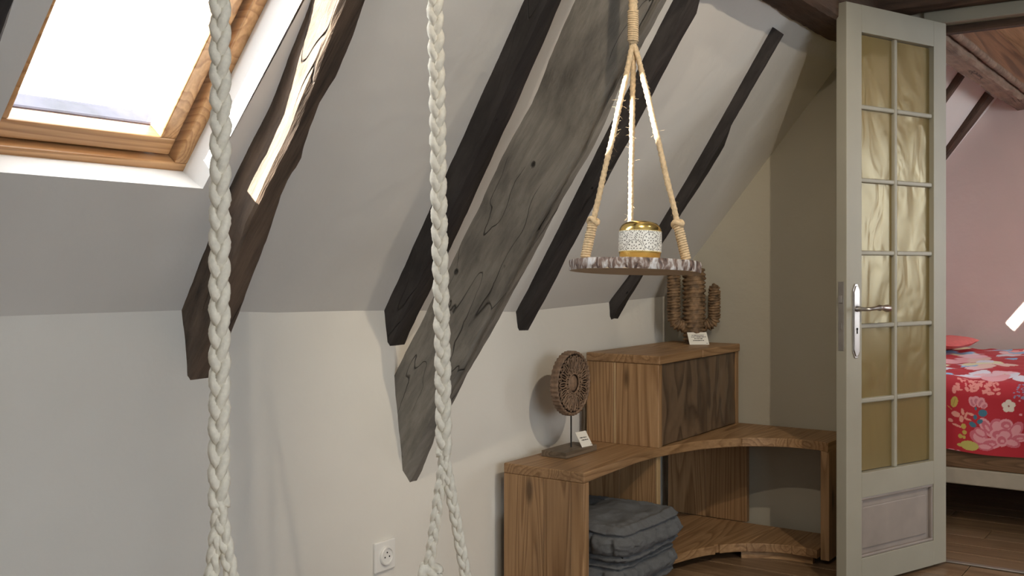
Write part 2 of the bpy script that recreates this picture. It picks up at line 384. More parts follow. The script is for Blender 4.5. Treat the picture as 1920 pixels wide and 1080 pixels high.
slope('ceiling', GY+GT, G2, [HOLE2, HOLE5], lambda y: .95, 'slope')
wall('ceiling', [((SP(STOP, 0).x-.05, BY-.2, CZ), (RX+.2, GY+GT, CZ+.1))], 'ceil')
for h in (HOLE, HOLE2, HOLE5):
    c = SP((h[0]+h[1])/2, (h[2]+h[3])/2, -.2); portal(c, NN.to_track_quat('-Z', 'Y').to_euler(), .6, .9)

# skylight windows: outer frame, sash, pane, flashing
AX = (UP, Vector((0, 1, 0)), NN)
def skylight(name, hole):
    hs0, hs1, hy0, hy1 = hole
    r = struct(name, SP(hs0, (hy0+hy1)/2, -.12)); O = P0
    def rails(nm, a0, a1, b0, b1, w, o0, o1):
        # bottom, top, near, far
        for (s0, s1, y0, y1, mt) in ((a0, a0+w, b0, b1, 'frame_y'), (a1-w, a1, b0, b1, 'frame_y'), (a0+w, a1-w, b0, b0+w, 'frame_x'), (a0+w, a1-w, b1-w, b1, 'frame_x')):
            MB().obox(O, AX, (s0, y0, o0), (s1, y1, o1)).build(nm, mt, r, bev=.003)
    rails('frame_rail', hs0-.004, hs1+.004, hy0-.004, hy1+.004, .034, -.165, -.092)
    rails('sash_rail', hs0+.036, hs1-.036, hy0+.036, hy1-.036, .040, -.158, -.112)
    MB().obox(O, AX, (hs0+.07, hy0+.07, -.140), (hs1-.07, hy1-.07, -.134)).build('pane', 'glass', r)
    MB().obox(O, AX, (hs0-.02, hy0+.0, -.215), (hs0+.078, hy1-.05, -.160)).build('flashing', 'flash', r, bev=.006)
    return r
skylight('window_1', HOLE); skylight('window_2', HOLE2); skylight('window_added_5', HOLE5)  # last one is an unseen skylight, added to bounce light off the bed

by0, by1 = 4.3, 6.45
# window_added_3: unseen side window, added for daylight from behind the viewer
w3 = struct('window_added_3', (RX, (wy0+wy1)/2, wz0))
for a, b, c, d in ((wy0, wy1, wz0, wz0+.06), (wy0, wy1, wz1-.06, wz1), (wy0, wy0+.06, wz0+.06, wz1-.06), (wy1-.06, wy1, wz0+.06, wz1-.06), (-.13, -.07, wz0+.06, wz1-.06)):
    MB().box((RX+.06, a, c), (RX+.12, b, d)).build('frame_rail', 'greige', w3)
for a, b in ((wy0+.06, -.13), (-.07, wy1-.06)): MB().box((RX+.085, a, wz0+.06), (RX+.091, b, wz1-.06)).build('pane', 'glass', w3)

w4 = struct('window_added_4', (RX, 5.4, wz0))  # unseen window added to brighten the bed and bedroom
for a, b, c, d in ((by0, by1, wz0, wz0+.06), (by0, by1, wz1-.06, wz1), (by0, by0+.06, wz0+.06, wz1-.06), (by1-.06, by1, wz0+.06, wz1-.06)):
    MB().box((RX+.06, a, c), (RX+.12, b, d)).build('frame_rail', 'greige', w4)
MB().box((RX+.085, by0+.06, wz0+.06), (RX+.091, by1-.06, wz1-.06)).build('pane', 'glass', w4)

# ================================================================== BEAMS
def beam(name, label, Lpx, Rpx, a, h, mat, s0, s1, rough=.0028, extra=0, seed=0, group=None, wane=.008):
    ls = sorted(onS(*p, a) for p in Lpx); rs = sorted(onS(*p, a+h) for p in Rpx)
    lx, ly = [q[0] for q in ls], [q[1] for q in ls]; rx, ry = [q[0] for q in rs], [q[1] for q in rs]
    def ext(xs, ys, s):   # overall trend past the ends
        if xs[0] <= s <= xs[-1]: return pl(xs, ys, s)
        g = (ys[-1]-ys[0])/(xs[-1]-xs[0]); return ys[0]+g*(s-xs[0]) if s < xs[0] else ys[-1]+g*(s-xs[-1])
    n = int((s1-s0)/.02)+1; m = MB(); rings = []
    for i in range(n+1):
        s = s0+(s1-s0)*i/n; yl = ext(lx, ly, s); yr = max(ext(rx, ry, s), yl+.02)
        w = wane*(1+.5*nz(s, seed, 3, 4)); j = lambda k: rough*nz(s*9, k*3.1, seed)+rough*.6*nz(s*30, k*5.3, seed+4)
        md = (yl+yr)/2
        ring = [(yl+j(1), a-.03), (yl+j(1.2), a+h*.5), (yl+j(2)*.8, a+h-w), (yl+w+j(3)*.8, a+h+j(4)*.6), (md+j(5), a+h+j(6)), (yr-w+j(7), a+h+j(8)*.6), (yr+j(9), a+h-w), (yr+j(9.3), a+h*.5), (yr+j(10), a-.03)]
        rings.append([SP(s, yy, o) for yy, o in ring])
    k = len(rings[0])
    m.add([p for r in rings for p in r], [(i*k+q, i*k+(q+1) % k, (i+1)*k+(q+1) % k, (i+1)*k+q) for i in range(n) for q in range(k)]+[tuple(range(k-1, -1, -1)), tuple(n*k+q for q in range(k))])
    o = m.build(name, mat, smooth=True, ang=.55, origin=SP(0, ext(lx, ly, 0)))
    # grain follows the beam: turn the local frame so x runs up the slope
    me = o.data; rot = Matrix((UP, Vector((0, 1, 0)), -NN)).transposed().to_4x4()
    me.transform(rot.inverted()); o.matrix_world = Matrix.Translation(o.location) @ rot
    return tag(o, label, 'beam', group)
GR = 'dark rafters on the sloping ceiling'
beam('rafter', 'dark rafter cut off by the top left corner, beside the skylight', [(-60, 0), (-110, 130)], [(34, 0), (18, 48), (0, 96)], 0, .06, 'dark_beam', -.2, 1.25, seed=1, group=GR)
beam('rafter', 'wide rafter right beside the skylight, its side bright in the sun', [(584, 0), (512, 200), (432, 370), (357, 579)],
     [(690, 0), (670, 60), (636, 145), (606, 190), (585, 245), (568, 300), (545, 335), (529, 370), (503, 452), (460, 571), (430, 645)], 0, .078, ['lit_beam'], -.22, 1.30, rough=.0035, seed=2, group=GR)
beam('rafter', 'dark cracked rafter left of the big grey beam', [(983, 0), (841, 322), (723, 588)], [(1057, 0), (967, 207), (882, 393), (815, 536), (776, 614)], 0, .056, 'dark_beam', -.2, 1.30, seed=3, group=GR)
beam('principal_rafter', 'big grey weathered principal beam with nail holes, crossing the ceiling', [(1101, 0), (1075, 56), (1045, 126), (1012, 207), (953, 311), (914, 398), (854, 516), (790, 640), (736, 745)],
     [(1234, 0), (1160, 141), (1116, 230), (1048, 360), (1030, 393), (975, 490), (929, 578), (851, 744), (802, 878)], .140, .172, 'grey_beam', -.62, 1.30, rough=.0045, seed=5, wane=.022, group=None)
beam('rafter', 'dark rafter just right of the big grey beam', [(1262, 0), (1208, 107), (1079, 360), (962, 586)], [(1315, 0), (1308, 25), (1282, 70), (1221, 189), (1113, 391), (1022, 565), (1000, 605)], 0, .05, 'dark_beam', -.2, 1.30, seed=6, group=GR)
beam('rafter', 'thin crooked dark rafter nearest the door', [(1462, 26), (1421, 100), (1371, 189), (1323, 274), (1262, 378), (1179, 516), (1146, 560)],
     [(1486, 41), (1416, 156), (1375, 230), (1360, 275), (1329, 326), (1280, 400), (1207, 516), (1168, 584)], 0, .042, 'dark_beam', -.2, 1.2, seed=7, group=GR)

def logbox(name, label, x0, x1, z0, z1, y0, y1, mat, axis='y', rough=.008, seed=0, cat='beam', wane=.012, parent=None, rise=0):
    n = int((y1-y0)/.03)+1; rings = []
    for i in range(n+1):
        t = y0+(y1-y0)*i/n; j = lambda k: rough*(nz(t*7, k*2.7, seed)+.5*nz(t*26, k*4.1, seed+2))
        w = wane
        ring = [(x0+j(1), z0+w), (x0+w, z0+j(2)), ((x0+x1)/2, z0+j(2.5)), (x1-w, z0+j(3)), (x1+j(4), z0+w), (x1+j(4.4), (z0+z1)/2), (x1+j(5), z1-w), (x1-w, z1), (x0+w, z1), (x0+j(6), z1-w), (x0+j(6.6), (z0+z1)/2)]
        rings.append([Vector((a, t, b+rise*(t-y0))) if axis == 'y' else Vector((t, a, b)) for a, b in ring])
    k = len(rings[0]); m = MB()
    m.add([p for r in rings for p in r], [(i*k+q, i*k+(q+1) % k, (i+1)*k+(q+1) % k, (i+1)*k+q) for i in range(n) for q in range(k)]+[tuple(range(k-1, -1, -1)), tuple(n*k+q for q in range(k))])
    o = m.build(name, mat, parent, smooth=True, ang=.6)
    if axis == 'y':
        rot = Matrix.Rotation(PI/2, 4, 'Z'); o.data.transform(rot.inverted()); o.matrix_world = Matrix.Translation(o.location) @ rot
    return tag(o, label, cat) if label else o
logbox('purlin', 'dark brown purlin at the top, above the thin rafter by the door', -1.22, -1.085, 1.923, 2.10, BY, GY, 'brown_beam', seed=11)
logbox('tie_beam', 'reddish brown beam lying over the door frame', 3.985, 4.06, 2.032, 2.30, -1.13, 1.2, 'brown_beam', axis='x', seed=12)

# ================================================================== DOOR AND FRAME
tr = struct('trim_1', (HX, GY, 0))
MB().box((HX-.08, GY-.022, 1.983), (OX1+.05, GY+GT+.02, 2.032)).build('frame_head', 'greige', tr, bev=.004)
MB().box((HX-.08, GY-.022, 0), (HX-.040, GY+GT+.02, 1.983)).build('frame_jamb', 'greige', tr, bev=.004)
MB().box((OX1+.002, GY-.022, 0), (OX1+.05, GY+GT+.02, 1.983)).build('frame_jamb', 'greige', tr, bev=.004)
MB().box((HX-.040, GY+.03, 1.955), (OX1, GY+.07, 1.983)).build('door_stop', 'brown_beam', tr, bev=.002)
MB().box((HX-.040, GY+.07, 1.958), (OX1, GY+.078, 1.964)).build('draught_strip', 'sealstrip', tr)
MB().box((HX-.040, GY+.005, 0), (OX1, GY+.03, .006)).build('threshold_strip', 'steel', tr, bev=.002)

Hn = Vector((HX+.0, GY-.024, 0)); Fr = Vector((-1.056, 3.505, 0)); LW = (Fr-Hn).length
LA = (Fr-Hn).normalized(); LN = Vector((LA.y, -LA.x, 0))
if LN.dot(CAM-Hn) < 0: LN = -LN
LZ = Vector((0, 0, 1)); DAX = (LA, LN, LZ)
def onD(px, py):
    p = hit(px, py, Hn, LN); return (p-Hn).dot(LA), p.z
dr = struct('door_1', Hn)
T = .042
def dpart(name, w0, w1, z0, z1, n0, n1, mat, parent=dr, bev=.002): return MB().obox(Hn, DAX, (w0, n0, z0), (w1, n1, z1)).build(name, mat, parent, bev=bev)
wl, _ = onD(1616, 400); wr, _ = onD(1751, 400); wm, _ = onD(1683, 400)
zr = [onD(1616, yy)[1] for yy in (60, 199, 337, 474, 612, 753, 888)]
zt = onD(1616, 12)[1]; zt = 1.980
pz1 = onD(1617, 934)[1]; pz0 = onD(1617, 1047)[1]
dpart('stile', 0, wr, .010, zt, -T, 0, 'greige'); dpart('stile', wl, LW, .010, zt, -T, 0, 'greige')
dpart('top_rail', wr, wl, zr[0], zt, -T, 0, 'greige', bev=.0015); dpart('middle_rail', wr, wl, pz1, zr[6], -T, 0, 'greige', bev=.0015); dpart('bottom_rail', wr, wl, .010, pz0, -T, 0, 'greige', bev=.0015)
dpart('muntin', wm-.008, wm+.008, zr[6], zr[0], -T+.006, -.006, 'greige', bev=.004)
for z in zr[1:6]:
    dpart('muntin', wr, wm-.008, z-.008, z+.008, -T+.006, -.006, 'greige', bev=.004); dpart('muntin', wm+.008, wl, z-.008, z+.008, -T+.006, -.006, 'greige', bev=.004)
for i in range(6):
    for a, b in ((wr, wm-.004), (wm+.004, wl)):
        p = dpart('pane', a, b, zr[i+1]+.004, zr[i]-.004, -T/2-.002, -T/2+.002, 'frost', bev=0)
        z0, z1 = zr[i+1], zr[i]   # glazing beads
# bottom panel with raised field and moulding
pn = dpart('panel', wr-.002, wl+.002, pz0-.002, pz1+.002, -T/2-.008, -T/2+.006, 'mauve', bev=0)
dpart('raised_field', wr+.035, wl-.012, pz0+.028, pz1-.035, -T/2+.006, -T/2+.012, 'mauve', pn, bev=.003)
for w0, w1, z0, z1 in ((wr, wl, pz1-.010, pz1), (wr, wl, pz0, pz0+.010), (wr, wr+.010, pz0+.010, pz1-.010), (wl-.010, wl, pz0+.010, pz1-.010)):
    dpart('moulding', w0, w1, z0, z1, -T/2+.006, -.003, 'mauve', bev=.003)
# lock faceplate in the free edge
zl0 = onD(1590, 658)[1]; zl1 = onD(1590, 528)[1]
lk = dpart('lock_faceplate', LW-.001, LW+.002, zl0, zl1, -T/2-.011, -T/2+.011, 'steel', bev=.0008)
zb = onD(1590, 562)[1]; dpart('latch_bolt', LW+.002, LW+.010, zb-.012, zb+.014, -T/2-.006, -T/2+.007, 'nickel', lk, bev=.002)
zb = onD(1590, 610)[1]; dpart('dead_bolt', LW+.001, LW+.004, zb-.015, zb+.008, -T/2-.004, -T/2+.004, 'steel', lk, bev=.001)
# escutcheon with clipped corners
ew = onD(1604, 600)[0]; ez0 = onD(1602, 672)[1]; ez1 = onD(1602, 532)[1]; hw = .0185
pts = [(-hw*.35, ez0), (hw*.35, ez0), (hw, ez0+.022), (hw, ez1-.022), (hw*.35, ez1), (-hw*.35, ez1), (-hw, ez1-.022), (-hw, ez0+.022)]
def plate(k, n0, n1):
    c = (ez0+ez1)/2; m = MB(); q = [(x*k, c+(z-c)*(1-(1-k)*.25)) for x, z in pts]
    vs = [Hn+LA*(ew+x)+LN*n0+LZ*z for x, z in q]+[Hn+LA*(ew+x)+LN*n1+LZ*z for x, z in q]
    return m.add(vs, [tuple(range(7, -1, -1)), tuple(range(8, 16))]+[(i, (i+1) % 8, 8+(i+1) % 8, 8+i) for i in range(8)])
es = plate(1, 0, .004).build('escutcheon', 'nickel', dr, bev=.0015); plate(.78, .004, .007).build('raised_plate', 'nickel', es, bev=.0015)
zk = onD(1606, 620)[1]
MB().lathe([(.0042, 0), (.0042, .0012)], Hn+LA*ew+LN*.007+LZ*(zk+.006), 12, (LA, LZ, LN)).obox(Hn, DAX, (ew-.0022, .007, zk-.010), (ew+.0022, .0082, zk+.006)).build('keyhole', 'hole', es)
zh = onD(1606, 579)[1]; hp = Hn+LA*ew+LZ*zh
lv = [hp+LN*.006, hp+LN*.025, hp+LN*.045, hp+LN*.052-LA*.006]; rr = [.010, .007, .0065, .0065]
for t, r in ((.02, .0062), (.035, .0066), (.048, .0085), (.052, .0105), (.058, .0105), (.062, .0075), (.075, .0082), (.09, .0112), (.105, .0128), (.116, .0105), (.122, .005)):
    lv.append(hp+LN*(.052+.004*math.sin(t*40))-LA*t*1.02+LZ*(.004*math.sin(t*28))); rr.append(r)
MB().tube(lv, rr, 14).build('lever', 'nickel', es, smooth=True)
for zz in (.25, 1.0, 1.75): MB().lathe([(.007, -.04), (.007, .04)], Hn-LN*T-LA*.008+LZ*zz, 10).build('hinge', 'steel', dr, smooth=True, ang=.6)

# ================================================================== CORNER SHELF
HB = -1.95; SZ = .417; SZT = .450; FX = -1.645; LY = 2.779; RXP = -1.198; FYR = 3.765; BYG = 4.045
sh = thing('corner_shelf', 'low pine corner shelf with a hollowed curved front, standing on the floor', 'shelf', (-1.75, 3.5, 0))
curve = [(FX, LY), (-1.660, 3.0), (-1.668, 3.176), (-1.656, 3.319), (-1.608, 3.512), (-1.560, 3.605), (-1.499, 3.688), (-1.43, 3.738), (-1.354, 3.769), (-1.29, 3.776), (-1.234, 3.772), (RXP, 3.757)]
def smoothcurve(c, k=6):
    out = []
    for i in range(len(c)-1):
        p0, p1, p2, p3 = (c[max(i-1, 0)], c[i], c[i+1], c[min(i+2, len(c)-1)])
        for j in range(k):
            t = j/k; out.append(tuple(.5*((2*b)+(-a+d)*t+(2*a-5*b+4*d-e)*t*t+(-a+3*b-3*d+e)*t**3) for a, b, d, e in zip(p0, p1, p2, p3)))
    return out+[c[-1]]
cv = smoothcurve(curve)
# top slab glued from long boards: each board is a strip between two lines parallel to the left wall / the gable
def slab(name, poly, z0, z1, mat, parent, bev=.008):
    bm = MB().prism(poly, z0, z1); return bm.build(name, mat, parent, bev=bev, seg=3)
def boards(name, c, xs_, ylo, z0, z1, xend, yback):
    # glued boards running towards the gable, cut to the hollow front
    def yat(x): return min(y for (xa, ya), (xb, yb) in zip(c[:-1], c[1:]) if min(xa, xb)-1e-6 <= x <= max(xa, xb)+1e-6 for y in [ya+(yb-ya)*(x-xa)/(xb-xa) if abs(xb-xa) > 1e-9 else ya] if y > 3.4)
    e0 = xs_[0]
    slab(name, [(HB, ylo)]+[q for q in c if (q[0] < e0-.002 and q[1] >= ylo)]+[(e0-.0004, yat(e0)), (e0-.0004, yback), (HB, yback)], z0, z1, 'pine_y', sh, bev=.004)
    ed = xs_+[xend]
    for p_, q_ in zip(ed[:-1], ed[1:]):
        slab(name, [(p_+.0004, yat(p_))]+[q for q in c if p_+.002 < q[0] < q_-.002 and q[1] > 3.4]+[(q_-.0004, yat(min(q_, c[-1][0]-1e-4))), (q_-.0004, yback), (p_+.0004, yback)], z0, z1, 'pine_y', sh, bev=.0025)
boards('top_board', cv, [-1.50, -1.354], LY, SZ, SZT, RXP, BYG)
def planked(name, axis, c0, c1, d0, d1, z0, z1, cuts, parent, mat='pine_z', light=()):
    """upright panel of glued planks; axis 'x' = panel runs in X at y in [c0,c1]; 'y' = runs in Y at x in [c0,c1]"""
    p = None
    ed = [d0]+cuts+[d1]
    for i in range(len(ed)-1):
        a, b = ed[i]+.0004, ed[i+1]-.0004
        m = MB().box((a, c0, z0), (b, c1, z1)) if axis == 'x' else MB().box((c0, a, z0), (c1, b, z1))
        o = m.build('plank' if p else name, 'pine_light' if i in light else mat, p or parent, bev=.0016, seg=1)
        p = p or o
    return p
planked('side_panel', 'x', LY, LY+.032, HB, FX-.001, 0, SZ, [HB+.155, HB+.165+.09], sh)
planked('divider', 'x', 3.325, 3.352, HB, -1.668, .06, SZ, [HB+.13, -1.676], sh, light=(2,))
planked('end_panel', 'x', 3.985, 4.012, HB, -1.60, .06, SZ, [HB+.17], sh)
planked('side_panel', 'y', RXP-.032, RXP, 3.768, BYG, .018, SZ, [3.90], sh)
cb = [(x+(.02 if y < 3.6 else 0), y-(.03 if x > -1.55 else .01)) for x, y in cv]
cb = [(x-.01, y) for x, y in cb]
cbt = [q for q in cb if q[1] > LY+.034 and q[0] < RXP-.034]+[(RXP-.034, FYR-.028)]
boards('bottom_board', cbt, [-1.48, -1.33], LY+.034, .028, .060, RXP-.034, 3.984)
pc = [(x-.004, y+.018) for x, y in cb if x > -1.5 and x < RXP-.05]
MB().prism(pc+[(x, y+.02) for x, y in reversed(pc)], 0, .028).build('plinth', 'pine_x', sh)
MB().box((HB+.02, LY+.05, 0), (-1.72, LY+.07, .028)).build('plinth', 'pine_x', sh)

# ------------------------------------------------------------------ upper cabinet
CY0, CY1, CXF, CZ0, CZT = 3.31, 4.035, -1.655, SZT, .775
cb_ = thing('wall_cabinet', 'pine box cabinet with a dark figured door, standing on the corner shelf', 'cabinet', (-1.8, 3.67, CZ0))
MB().box((HB, CY0-.004, CZT-.031), (CXF+.006, CY0+.36, CZT)).build('top_board', 'pine_y', cb_, bev=.005, seg=3)
MB().box((HB, CY0+.361, CZT-.031), (CXF+.006, CY1, CZT)).build('top_board', 'pine_y', cb_, bev=.004, seg=3)
planked('side_panel', 'x', CY0, CY0+.028, HB, CXF, CZ0, CZT-.031, [HB+.112, HB+.121], cb_, light=(1,))
planked('side_panel', 'x', CY1-.026, CY1, HB, CXF, CZ0, CZT-.031, [HB+.14], cb_)
MB().box((HB, CY0+.028, CZ0), (CXF-.024, CY1-.026, CZ0+.02)).build('bottom_board', 'pine_y', cb_)
MB().box((HB, CY0+.028, CZ0+.02), (HB+.015, CY1-.026, CZT-.031)).build('back_board', 'pine_y', cb_)
# hollowed, hand-planed door face
m = MB(); NU, NV = 60, 28
y0, y1, z0, z1 = CY0+.030, CY1-.029, CZ0+.004, CZT-.034
sc = [(R.uniform(y0, y1), R.uniform(z0, z1), R.uniform(.025, .05), R.uniform(.002, .005)) for _ in range(46)]
def dface(i, j):
    y = y0+(y1-y0)*i/NU; z = z0+(z1-z0)*j/NV
    d = max([0]+[q[3]*(1-(((y-q[0])/q[2])**2+((z-q[1])/(q[2]*1.3))**2)) for q in sc])
    return Vector((CXF-.003-d, y, z))
m.grid(dface, NU, NV)
m.box((CXF-.024, y0, z0), (CXF-.010, y1, z1))
tag(m.build('door', 'barkdoor', cb_, smooth=True, ang=.7), 'dark smoky figured wooden door')

# ================================================================== SOCKET
oc = onX(718, 1041, WX); so = thing('power_socket', 'white square wall socket low on the wall', 'socket', oc-Vector((0, 0, .043)))
MB().box((WX, oc.y-.043, oc.z-.043), (WX+.010, oc.y+.043, oc.z+.043)).build('cover_plate', 'socket', so, bev=.003)
SXA = (Vector((0, 1, 0)), Vector((0, 0, 1)), Vector((1, 0, 0)))
oc2 = Vector((WX+.010, oc.y+.002, oc.z))
MB().lathe([(.0275, 0), (.0275, .006), (.0255, .008), (.0215, .008), (.0205, .0045), (.001, .0045)], oc2, 36, SXA).build('socket_insert', 'socket', so, smooth=True, ang=.5)
for dy, dz in ((-.0095, -.003), (.0095, -.003), (0, .0095)):
    MB().lathe([(.0024, 0), (.0024, .0008)], oc2+Vector((.0045, dy, dz)), 10, SXA).build('contact_hole', 'hole', so)

# ================================================================== ROPE SWING
def sweep_path(a, b, n):
    a, b = Vector(a), Vector(b); return [a.lerp(b, i/n) for i in range(n+1)]
def braid(parent, cl, L_per, ax, ay, r, name='strand', mat='cotton', ph0=0.0, sgn=1, side=RT, back=FW):
    """three strands plaited about the centre line cl(t in metres) -> point; cl is (func, length)"""
    fn, L = cl; n = int(L/L_per*18)
    for k in range(3):
        pts = []
        for i in range(n+1):
            d = L*i/n; t = 2*PI*d/L_per*sgn+ph0+2*PI*k/3
            jig = 1+.10*nz(d*21, k*7, ph0)
            pts.append(fn(d)+side*ax*jig*math.sin(t)+back*ay*math.sin(2*t))
        MB().tube(pts, [r*(1+.10*nz(i*.31, k*5, ph0+9)) for i in range(n+1)], 16, lobes=6, twist=330*sgn, amp=.10).build(name, mat, parent, smooth=True)
SWX = -1.13
r1t = onX(413, 0, SWX); r2t = onX(816, 0, SWX)
SEATZ = .40
sw = thing('rope_swing', 'hanging swing of two thick plaited cream cotton ropes in front of the sloping ceiling', 'swing', (SWX, (r1t.y+r2t.y)/2, SEATZ))
def swing_rope(top, bot, legs, seed):
    root = bpy.data.objects.new('rope', None); COL.objects.link(root); root.parent = sw; root.location = bot-world_of(sw)
    L = (top-bot).length; dirn = (bot-top).normalized()
    braid(root, (lambda d: top+dirn*d+RT*.0016*nz(d*4, seed, 0), L), .096, .0076, .0046, .0072, ph0=seed)
    for i, (lb, kn) in enumerate(legs):
        l = (lb-bot).length; dd = (lb-bot).normalized(); st = bot-dd*.01
        braid(root, (lambda d: st+dd*d+RT*.0008*nz(d*6, seed+i, 4), l), .075, .0050, .0036, .0054, ph0=seed+1.3*i, sgn=1 if i else -1)
        if kn: # knot
            c = bot+dd*kn; ps = []
            for q in range(49):
                a = 2*PI*q/48; ps.append(c+RT*(.013*math.cos(a)+.006*math.cos(2*a))+FW*(.011*math.sin(a)-.006*math.sin(2*a))+LZ*.008*math.sin(3*a))
            MB().tube(ps[:-1], .0075, 14, lobes=6, twist=330, amp=.08, closed=True).build('knot', 'cotton', root, smooth=True)
ZTOP = 1.925
def extend(p, q, z): return p.lerp(q, (z-p.z)/(q.z-p.z))
b1 = onX(411, 950, SWX); t1 = extend(b1, r1t, ZTOP)
b2 = onX(833, 855, SWX); t2 = extend(b2, r2t, ZTOP)
def legs(b, lx, rx, py, kn=None):
    out = []
    for px, dx, k in ((lx, -.0, kn), (rx, .0, None)):
        d0 = (b-CAM).dot(FW); p = CAM+ray(px, py)*d0
        v = (p-b); p2 = b+v*((SEATZ+.02-b.z)/v.z); out.append((p2, k))
    return out
l1 = legs(b1, 396, 434, 1080); l2 = legs(b2, 802, 874, 1080, kn=None)
v = (l2[0][0]-b2).normalized(); kz = (CAM+ray(803, 1072)*((b2-CAM).dot(FW)))
l2[0] = (l2[0][0], (kz-b2).length)
swing_rope(t1, b1, l1, 1.0); swing_rope(t2, b2, l2, 4.2)
seat_c = (l1[0][0]+l1[1][0]+l2[0][0]+l2[1][0])/4
ysd = sorted([l1[0][0].y, l1[1][0].y, l2[0][0].y, l2[1][0].y])
MB().box((SWX-.12, ysd[0]-.05, SEATZ-.01), (SWX+.12, ysd[-1]+.05, SEATZ+.02)).build('seat', 'pine_y', sw, bev=.006)

# ================================================================== HANGING WOOD SLICE
PD0 = 1.0/abs(ray(1187, 480).x)
pc3 = CAM+ray(1190, 500)*PD0
PXR = lambda px, py, dep=0: CAM+ray(px, py)*(PD0+dep)
hs = thing('hanging_shelf', 'round bark-edged wood slice hung on three jute ropes', 'hanging shelf', pc3)
tilt = Matrix.Rotation(math.radians(3.2), 3, RT) @ Matrix.Rotation(math.radians(1.6), 3, FW)
BX, BYv, BZ = tilt @ RT, tilt @ FW, tilt @ Vector((0, 0, 1))
if (BZ.dot(FW)) < 0: tilt = Matrix.Rotation(math.radians(-3.2), 3, RT) @ Matrix.Rotation(math.radians(1.6), 3, FW); BX, BYv, BZ = tilt @ RT, tilt @ FW, tilt @ Vector((0, 0, 1))
BR = 123.0/F*PD0; BT = .0215
rad = lambda a: BR*(1+.012*math.sin(3*a+1)+.008*math.sin(7*a))
m = MB(); N = 96
def bark(i, j):
    a = 2*PI*i/N; h = (-.5+j/8)*BT; r = rad(a)+.0022*nz(math.cos(a)*14, math.sin(a)*14, h*60)-.0015*abs(2*j/8-1)**4
    return pc3+BX*r*math.cos(a)+BYv*r*math.sin(a)+BZ*h
m.grid(bark, N, 8, True)
bd = MB()
for h, rev in ((-.5, 1), (.5, 0)):
    vs = [pc3+BX*(rad(2*PI*i/N)-.0022)*math.cos(2*PI*i/N)+BYv*(rad(2*PI*i/N)-.0022)*math.sin(2*PI*i/N)+BZ*h*BT for i in range(N)]
    bd.add(vs, [tuple(range(N))])
bd.add(bd.v[:], [(i, (i+1) % N, N+(i+1) % N, N+i) for i in range(N)])
bo = bd.build('board', 'slice', hs); m.build('bark', 'barkedge', bo, smooth=True)
jt = PXR(1187, 82); top = Vector((jt.x, jt.y, KZ+MS*(jt.x-WX)))
def jrope(name, pts, r, parent, fuzz=True, seed=0):
    P = []
    for a, b in zip(pts[:-1], pts[1:]):
        n = max(2, int((b-a).length/.004)); P += [a.lerp(b, i/n) for i in range(n)]
    P.append(pts[-1]); P = [p+RT*.0012*nz(i*.05, seed, 1)+FW*.0012*nz(i*.05, seed, 7) for i, p in enumerate(P)]
    o = MB().tube(P, [r*(1+.10*nz(i*.13, seed, 3)) for i in range(len(P))], 12, lobes=3, twist=520, amp=.16).build(name, 'jute', parent, smooth=True)
    if fuzz:
        f = MB(); q = R
        for _ in range(int(len(P)*.55)):
            p = P[q.randrange(len(P))]; d = Vector((q.gauss(0, 1), q.gauss(0, 1), q.gauss(0, .6))).normalized(); e = Vector((q.gauss(0, 1), q.gauss(0, 1), q.gauss(0, 1)))*.004
            s = p+d*r*.8; f.tube([s, s+d*r*.7+e*.3, s+d*r*q.uniform(.8, 1.8)+e], [.00014, .00012, .00006], 3, cap=False)
        tag(f.build('fuzz', 'jute', o), kind='stuff')
    return o
jrope('rope', [top, jt], .0088, hs, fuzz=False, seed=2)
m = MB(); wp = []
w0, w1 = PXR(1187, 20), PXR(1187, 77)
for i in range(14*18+1):
    t = i/(14*18); a = 2*PI*14*t; c = w0.lerp(w1, t); rr = .0092+.0006*nz(t*20, 0, 0); wp.append(c+RT*rr*math.cos(a)+FW*rr*math.sin(a))
m.tube(wp, .0026, 6); m.build('binding', 'jute', hs, smooth=True)
def onboard(px, fr): # point on the slice's upper face
    x = (px-1190)/F*PD0; return pc3+BX*x+BYv*fr+BZ*(BT/2)
aL, aR, aM = onboard(1094, -.035), onboard(1281, -.04), onboard(1191, .095)
def off(p, px): return p
for a, mid, w, sd in ((aL, PXR(1181, 112, -.005), True, 11), (aR, PXR(1198, 112, -.004), True, 12), (aM, PXR(1187, 125, .006), False, 13)):
    o = jrope('rope', [jt+Vector((0, 0, .004)), mid, a], .0056, hs, seed=sd)
    if w:
        L = .074; dv = (mid-a).normalized(); x = dv.cross(FW).normalized(); yv = dv.cross(x); hp_ = []
        for i in range(15*16+1):
            t = i/(15*16); an = 2*PI*15*t; rr = .0078+.0008*nz(t*9, sd, 2); hp_.append(a+dv*(.004+L*t)+x*rr*math.cos(an)+yv*rr*math.sin(an))
        MB().tube(hp_, .0029, 6).build('binding', 'jute', o, smooth=True)
        ks = [a+dv*(.004+L)+x*.009*math.cos(q)+yv*.009*math.sin(q)+dv*.004*math.sin(2*q) for q in [2*PI*k/20 for k in range(20)]]
        MB().tube(ks, .0052, 8, closed=True).build('knot', 'jute', o, smooth=True)

